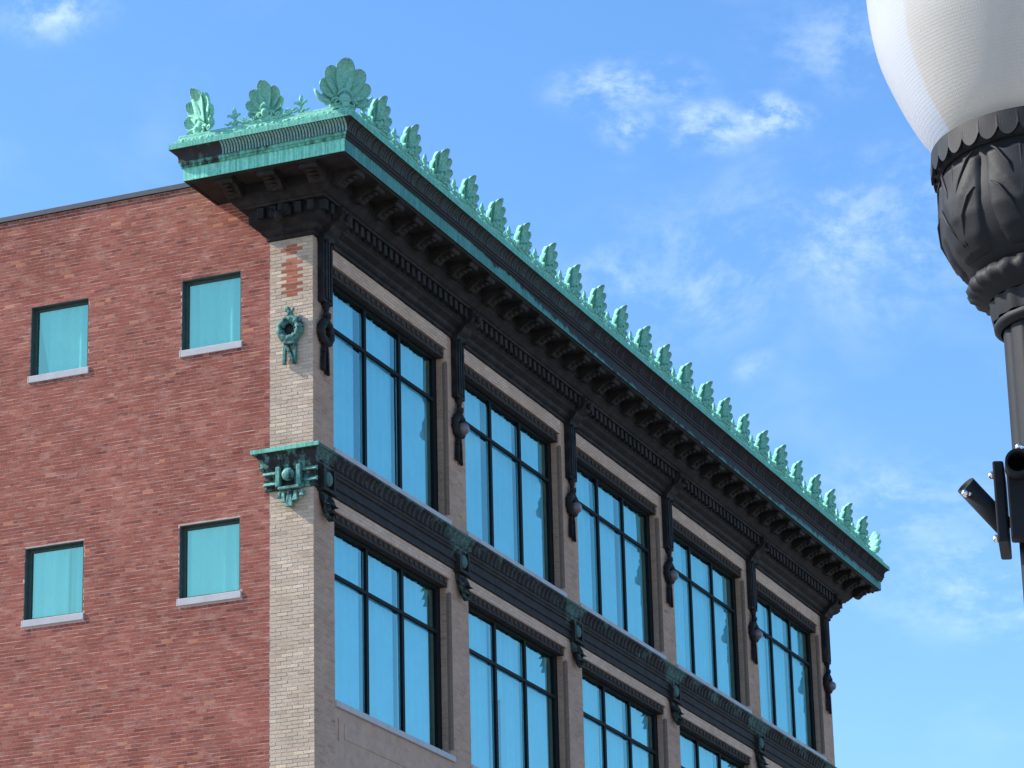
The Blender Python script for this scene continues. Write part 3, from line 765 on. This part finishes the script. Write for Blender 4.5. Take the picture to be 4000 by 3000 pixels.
# straps and wreaths -----------------------------------------------------------------
st = MB(); st.box(-.185, .185, -.12, 0, 21.66, 22.86)
for xx in (-.1, 0, .1): st.box(xx-.028, xx+.028, -.145, -.118, 21.72, 22.84)
stm = st.mesh('strap'); stm.materials.append(M_DROP)
wr = MB()
def ringt(mb, c, r, rad, n=28, knob=True):
    pts = [(c[0]+r*math.cos(2*math.pi*i/n), c[1], c[2]+r*math.sin(2*math.pi*i/n)) for i in range(n+1)]
    mb.tube(pts, [rad*(1+.14*math.sin(i*2.2)) for i in range(n+1)], 8, cap=False)
ringt(wr, (0, -.07, 21.12), .19, .075)
wr.lathe([(.155, 0), (.15, .04), (.10, .05)], 20)
nv = 20*3; b = len(wr.v)-nv
for i in range(b, b+nv): X, Y, Z = wr.v[i]; wr.v[i] = (X, -.06-Z, 21.12+Y)
wr.tube([(0, -.05, 21.68), (.03, -.07, 21.6), (-.02, -.08, 21.5), (.03, -.08, 21.42), (0, -.07, 21.34)], [.09, .06, .05, .07, .05], 8)
for s in (-1, 1):
    wr.tube([(0, -.08, 21.42), (s*.08, -.1, 21.47), (s*.11, -.09, 21.42), (s*.05, -.08, 21.36)], [.03, .04, .03, .02], 6)
wrm = wr.mesh('wreath'); wrm.materials.append(M_DROP)
tl = MB()
for s in (-1, 1):
    pts = [(s*.03, 20.90), (s*.07, 20.72), (s*.085, 20.40 if s < 0 else 20.36)]
    for (a, b) in zip(pts, pts[1:]):
        i = tl.pts([(a[0]-.045, -.10, a[1]), (a[0]+.045, -.08, a[1]), (b[0]+.05, -.08, b[1]), (b[0]-.05, -.11, b[1]+.02),
                    (a[0]-.045, -.03, a[1]), (a[0]+.045, -.03, a[1]), (b[0]+.05, -.03, b[1]), (b[0]-.05, -.03, b[1]+.02)])
        for q in ((0,1,2,3),(7,6,5,4),(0,4,5,1),(1,5,6,2),(2,6,7,3),(3,7,4,0)): tl.face([i+w for w in q])
tlm = tl.mesh('ribbon_tail'); tlm.materials.append(M_DROP)
ba = MB(); ba.sphere((0, -.15, 21.05), .125, 18, 12); bam = ba.mesh('globe'); bam.materials.append(plain('frosted_pink_glass', (.20, .165, .175), .25, .1, 5, spec=.5, bm=0))
for k in range(NB+1):
    s_ = link(stm, 'strap_ornament', bld, (k*PITCH+.37, 0, 0))
    link(wrm, 'wreath', s_); link(tlm, 'ribbon_tail', s_)
    if k: link(bam, 'globe', s_)
# the wreath on the side face, its strap lost
wr2 = MB(); ringt(wr2, (0, -.06, 21.13), .185, .078)
wr2.lathe([(.135, 0), (.13, .04), (.115, .045)], 20)
b = len(wr2.v)-60
for i in range(b, b+60): X, Y, Z = wr2.v[i]; wr2.v[i] = (X-.03, -.05-Z, 21.12+Y)
wr2.tube([(0, -.06, 21.37), (.02, -.08, 21.44), (-.03, -.08, 21.5), (-.05, -.06, 21.55)], [.07, .05, .04, .02], 8)
wr2.tube([(0, -.08, 21.44), (-.06, -.09, 21.48), (-.08, -.08, 21.54)], [.03, .03, .015], 6); wr2.tube([(0, -.08, 21.42), (.07, -.09, 21.46), (.09, -.08, 21.51)], [.03, .03, .015], 6)
ow = wr2.build('side_wreath', M_WREATH, bld, (0, .42, 0)); ow.rotation_euler = (0, 0, -math.pi/2)
dc = MB(); dc.lathe([(.001, .0), (.16, .0), (.165, -.01)], 24)
for i in range(len(dc.v)): X, Y, Z = dc.v[i]; dc.v[i] = (X, -.035-Z, 21.13+Y)
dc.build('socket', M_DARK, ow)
t2 = MB()
def flat(mb, a, b, w, y0=-.09, y1=-.02):
    a, b = Vector(a), Vector(b); 
    i = mb.pts([(a.x-w, y0, a.y), (a.x+w, y0, a.y), (b.x+w, y0, b.y), (b.x-w, y0, b.y), (a.x-w, y1, a.y), (a.x+w, y1, a.y), (b.x+w, y1, b.y), (b.x-w, y1, b.y)])
    for q in ((0,1,2,3),(7,6,5,4),(0,4,5,1),(1,5,6,2),(2,6,7,3),(3,7,4,0)): mb.face([i+k for k in q])
flat(t2, (-.09, 20.90), (-.115, 20.49), .028); flat(t2, (.10, 20.90), (.085, 20.47), .028, -.085); flat(t2, (-.07, 20.88), (.075, 20.48), .03, -.10)
flat(t2, (0, 20.96), (0, 20.84), .10, -.12)
t2.build('ribbon_tail', M_WREATH, ow, bevel=.008)

# ------------------------------------------------------------------ street lamp
def raypt(x, y, depth):                 # where a photographed point stands, at a given depth
    d = (x-2000)*rt - (y-1500)*up + 12730.055*fw
    return CAM + d*(depth/12730.055)
LD = 3.30
LP = raypt(4089, 588, LD)               # neck of the lamp: joint of globe and capital
lamp = empty('street_lamp', (LP.x, LP.y, .13))
tag(lamp, 'black ornate street lamp with ribbed white acorn globe in front of the building', 'street lamp')
LZ = LP.z-.13
m, t, p = newmat('ribbed_globe')
p.inputs['Base Color'].default_value = (.80, .79, .76, 1); p.inputs['Roughness'].default_value = .18; p.inputs['Specular IOR Level'].default_value = .5
tc = t.nodes.new('ShaderNodeTexCoord'); sx = t.nodes.new('ShaderNodeSeparateXYZ'); t.links.new(tc.outputs['Object'], sx.inputs[0])
ang = fmath('ARCTAN2', sx.outputs[1], sx.outputs[0], t)
rib = fmath('SINE', fmath('MULTIPLY', ang, 330, t), None, t); rib2 = fmath('SINE', fmath('MULTIPLY', sx.outputs[2], 1900, t), None, t)
hgt = fmath('ADD', fmath('MULTIPLY', rib, .5, t), fmath('MULTIPLY', rib2, .35, t), t)
bn = bump(t, hgt, .22, .001); t.links.new(bn, p.inputs['Normal'])
tr = t.nodes.new('ShaderNodeBsdfTranslucent'); tr.inputs['Color'].default_value = (.85, .80, .70, 1); t.links.new(bn, tr.inputs['Normal'])
mx = t.nodes.new('ShaderNodeMixShader'); mx.inputs[0].default_value = .45
t.links.new(p.outputs[0], mx.inputs[1]); t.links.new(tr.outputs[0], mx.inputs[2])
tp = t.nodes.new('ShaderNodeBsdfTransparent'); m3 = t.nodes.new('ShaderNodeMixShader'); m3.inputs[0].default_value = .5
t.links.new(mx.outputs[0], m3.inputs[1]); t.links.new(tp.outputs[0], m3.inputs[2]); t.links.new(m3.outputs[0], t.nodes['Material Output'].inputs[0])
M_GLOBE = m
M_IRON = plain('black_cast_iron', (.012, .0135, .016), .6, .2, 30, spec=.2, bm=.05)
M_CHROME = plain('zinc_bolt', (.75, .74, .72), .18, .05, 30, metal=1, bm=0)
gl = MB()
def spline(pr, n=5):
    out = []
    for i in range(len(pr)-1):
        p0, p1, p2, p3 = pr[max(i-1, 0)], pr[i], pr[i+1], pr[min(i+2, len(pr)-1)]
        for k in range(n):
            u = k/n
            out.append(tuple(.5*(2*p1[q]+(p2[q]-p0[q])*u+(2*p0[q]-5*p1[q]+4*p2[q]-p3[q])*u*u+(3*p1[q]-p0[q]-3*p2[q]+p3[q])*u**3) for q in (0, 1)))
    return out+[pr[-1]]
gl.lathe(spline([(.094, -.010), (.100, 0), (.122, .023), (.138, .051), (.154, .089), (.164, .12), (.170, .16), (.1715, .20), (.168, .25), (.155, .31), (.13, .36), (.095, .40), (.055, .43), (.03, .44)]), 128)
ir = MB(); ir.lathe([(.070, -.006), (.078, .004), (.096, .035), (.114, .075), (.126, .115), (.132, .15), (.134, .19), (.131, .22), (.118, .235), (.01, .24)], 64)
ir.build('refractor', plain('grey_refractor', (.30, .295, .28), .5, .06, 20, bm=0), lamp, (0, 0, LZ))
gl.build('globe', M_GLOBE, lamp, (0, 0, LZ))
fn = MB(); fn.lathe([(.07, .418), (.06, .435), (.035, .45), (.02, .48), (.03, .5), (.015, .53), (.004, .56)], 24); fn.build('finial', M_IRON, lamp, (0, 0, LZ))
nk = MB(); nk.lathe([(.09, .004), (.112, .004), (.115, -.006), (.115, -.02), (.108, -.024)], 48); nk.build('globe_ring', M_IRON, lamp, (0, 0, LZ))
# scalloped rim
sr = MB(); n = 272
def scal(a): return abs(math.sin(a*17))
tp = sr.pts([(.1165*math.cos(2*math.pi*k/n), .1165*math.sin(2*math.pi*k/n), -.008) for k in range(n)])
bt = sr.pts([((.118)*math.cos(2*math.pi*k/n), (.118)*math.sin(2*math.pi*k/n), -.024-.011*scal(2*math.pi*k/n)**.7) for k in range(n)])
bi = sr.pts([((.1145)*math.cos(2*math.pi*k/n), (.1145)*math.sin(2*math.pi*k/n), -.024-.011*scal(2*math.pi*k/n)**.7) for k in range(n)])
for k in range(n):
    j = (k+1) % n; sr.face((tp+k, tp+j, bt+j, bt+k)); sr.face((bt+k, bt+j, bi+j, bi+k)); sr.face((bi+k, bi+j, tp+j, tp+k), None, True)
sr.build('scalloped_rim', M_IRON, lamp, (0, 0, LZ+.010))
cpm = MB()
cpm.lathe(spline([(.106, -.018), (.107, -.05), (.109, -.08), (.1075, -.105), (.100, -.13), (.088, -.15), (.082, -.158)]), 96); 
cap = cpm.build('capital', M_IRON, lamp, (0, 0, LZ)); cap.scale = (1, 1, .86)
# acanthus panels raised on the capital
def capr(z):
    pr = [(-.158, .082), (-.15, .088), (-.13, .100), (-.105, .1075), (-.08, .109), (-.05, .107), (-.018, .106)]
    for (z0, r0_), (z1, r1_) in zip(pr, pr[1:]):
        if z0 <= z <= z1: return r0_+(r1_-r0_)*(z-z0)/(z1-z0)
    return .106
lfp = MB(); ns, ntt = 30, 20
def onr(th, z, h): r = capr(z)+h; return (r*math.cos(th), r*math.sin(th), z)
rows = []
for i in range(ns+1):
    s = i/ns; z = -.036-.114*s; hw = .37*(1-.25*s**3)
    row = []
    for j in range(ntt+1):
        t_ = -1+2*j/ntt; f_ = (s*1.5+abs(t_)*.9) % 1.0
        h = .0015+.0035*(1-abs(t_)**3)+.0035*max(0, f_-.55)*(1-abs(t_)**4)*(1 if s < .9 else .2)
        row.append(onr(t_*hw, z, h if abs(t_) < .99 and 0 < i < ns else -.001))
    rows.append(lfp.pts(row))
for a, b in zip(rows, rows[1:]):
    for j in range(ntt): lfp.face((a+j, a+j+1, b+j+1, b+j), None, True)
for s in (-1, 1):      # raised veins
    for q in range(2):
        z0 = -.135+.045*q
        lfp.tube([onr(s*.02, z0, .004), onr(s*.12, z0+.030, .005), onr(s*.22, z0+.050, .005), onr(s*.30, z0+.058, .003)], [.0018, .0022, .0018, .001], 6)
lfp.tube([onr(0, -.145, .004), onr(0, -.1, .005), onr(0, -.04, .004)], .0016, 6)
lfpm = lfp.mesh('leaf'); lfpm.materials.append(M_IRON)
aC = math.atan2(CAM.y-LP.y, CAM.x-LP.x)
for k in range(8): link(lfpm, 'leaf', cap, (0, 0, 0), aC - R(58) + k*math.pi/4)
nkb = MB()
nkb.lathe([(.082, -.158), (.086, -.163), (.089, -.17), (.086, -.178), (.080, -.183), (.074, -.186), (.070, -.19)], 96, fl=lambda a, z: 1+.035*math.sin(a*28)*(1 if -.18 < z < -.16 else 0)); nkb.build('collar', M_IRON, lamp, (0, 0, LZ)).scale = (1, 1, .86)
nk2 = MB(); nk2.lathe([(.069, -.19), (.068, -.20), (.067, -.207), (.066, -.213)], 96, fl=lambda a, z: 1+.02*math.sin(a*20)); nk2.lathe([(.064, -.213), (.0665, -.217), (.066, -.222), (.060, -.226)], 64); nk2.build('neck', M_IRON, lamp, (0, 0, LZ)).scale = (1, 1, .86)
pl = MB()
def flute(a, z): return 1-.045*max(0, math.sin(a*12))**1.5
H0 = -(LZ-.55)
pl.lathe([(.0575, -.185), (.0585, -1.2), (.061, H0)], 144, fl=flute)
pl.build('pole', M_IRON, lamp, (0, 0, LZ))
bsx = MB(); bsx.lathe([(.062, .6), (.08, .58), (.085, .54), (.10, .50), (.11, .42), (.14, .30), (.15, .18), (.19, .14), (.20, .04), (.20, 0)], 48); bsx.build('base', M_IRON, lamp, (0, 0, 0))

# banner bracket clamped to the pole --------------------------------------------
bz = -.385
def lampdir():                                     # horizontal unit vectors at the lamp
    v = Vector((CAM.x-LP.x, CAM.y-LP.y, 0)).normalized(); return v, Vector((v.y, -v.x, 0))
tow, rgt = lampdir(); rgt = Vector((rt.x, rt.y, 0)).normalized()
brk = empty('banner_bracket', (LP.x, LP.y, LP.z+bz))
tag(brk, 'black two-tube banner bracket bolted around the street lamp pole', 'bracket')
def L(a, b, c): return tuple(rgt*a + tow*b + Vector((0, 0, c)))
def lbox(mb, a0, a1, b0, b1, c0, c1):
    i = mb.pts([L(a0,b0,c0),L(a1,b0,c0),L(a1,b1,c0),L(a0,b1,c0),L(a0,b0,c1),L(a1,b0,c1),L(a1,b1,c1),L(a0,b1,c1)])
    for q in ((0,3,2,1),(4,5,6,7),(0,1,5,4),(1,2,6,5),(2,3,7,6),(3,0,4,7)): mb.face([i+k for k in q])
for (a0, a1, b0, b1) in ((-.078, -.067, -.03, .040), (-.065, -.036, .030, .048), (.064, .075, -.03, .034)):
    mb = MB(); lbox(mb, a0, a1, b0, b1, -.036, .045); mb.build('clamp_plate', M_IRON, brk, bevel=.002)
mb = MB(); lbox(mb, -.036, .062, -.060, .060, -.036, .036); mb.build('clamp_body', M_IRON, brk, bevel=.014)
def opentube(mb, a, b, r, wall):
    a, b = Vector(a), Vector(b); t_ = (b-a).normalized(); x_ = t_.orthogonal().normalized(); y_ = t_.cross(x_); n = 28
    def ring(c, r): return mb.pts([c+r*(math.cos(2*math.pi*k/n)*x_+math.sin(2*math.pi*k/n)*y_) for k in range(n)])
    rs = [ring(a, r), ring(b, r), ring(b, r-wall), ring(b-t_*.05, r-wall)]
    for p_, q_ in zip(rs, rs[1:]):
        for k in range(n): mb.face((p_+k, p_+(k+1) % n, q_+(k+1) % n, q_+k), None, abs(p_-rs[1]) > 0)
    mb.face([rs[3]+k for k in range(n)])
mb = MB(); opentube(mb, L(-.070, .0, -.012), L(-.106, .020, .027), .0100, .002); mb.build('tube', M_IRON, brk)
mb = MB(); opentube(mb, L(-.054, .04, .036), L(-.052, .095, .027), .0122, .0022); mb.build('tube', M_IRON, brk)
for (a, b, c) in ((-.0795, .02, .036), (-.0795, .02, -.028), (-.1065, .025, .017), (-.05, .075, .047), (-.03, .062, -.022)):
    mb = MB(); mb.sphere(L(a, b, c), .004, 10, 7); mb.tube([L(a, b, c), L(a+.008, b-.002, c)], .0025, 8); mb.build('bolt', M_CHROME, brk)
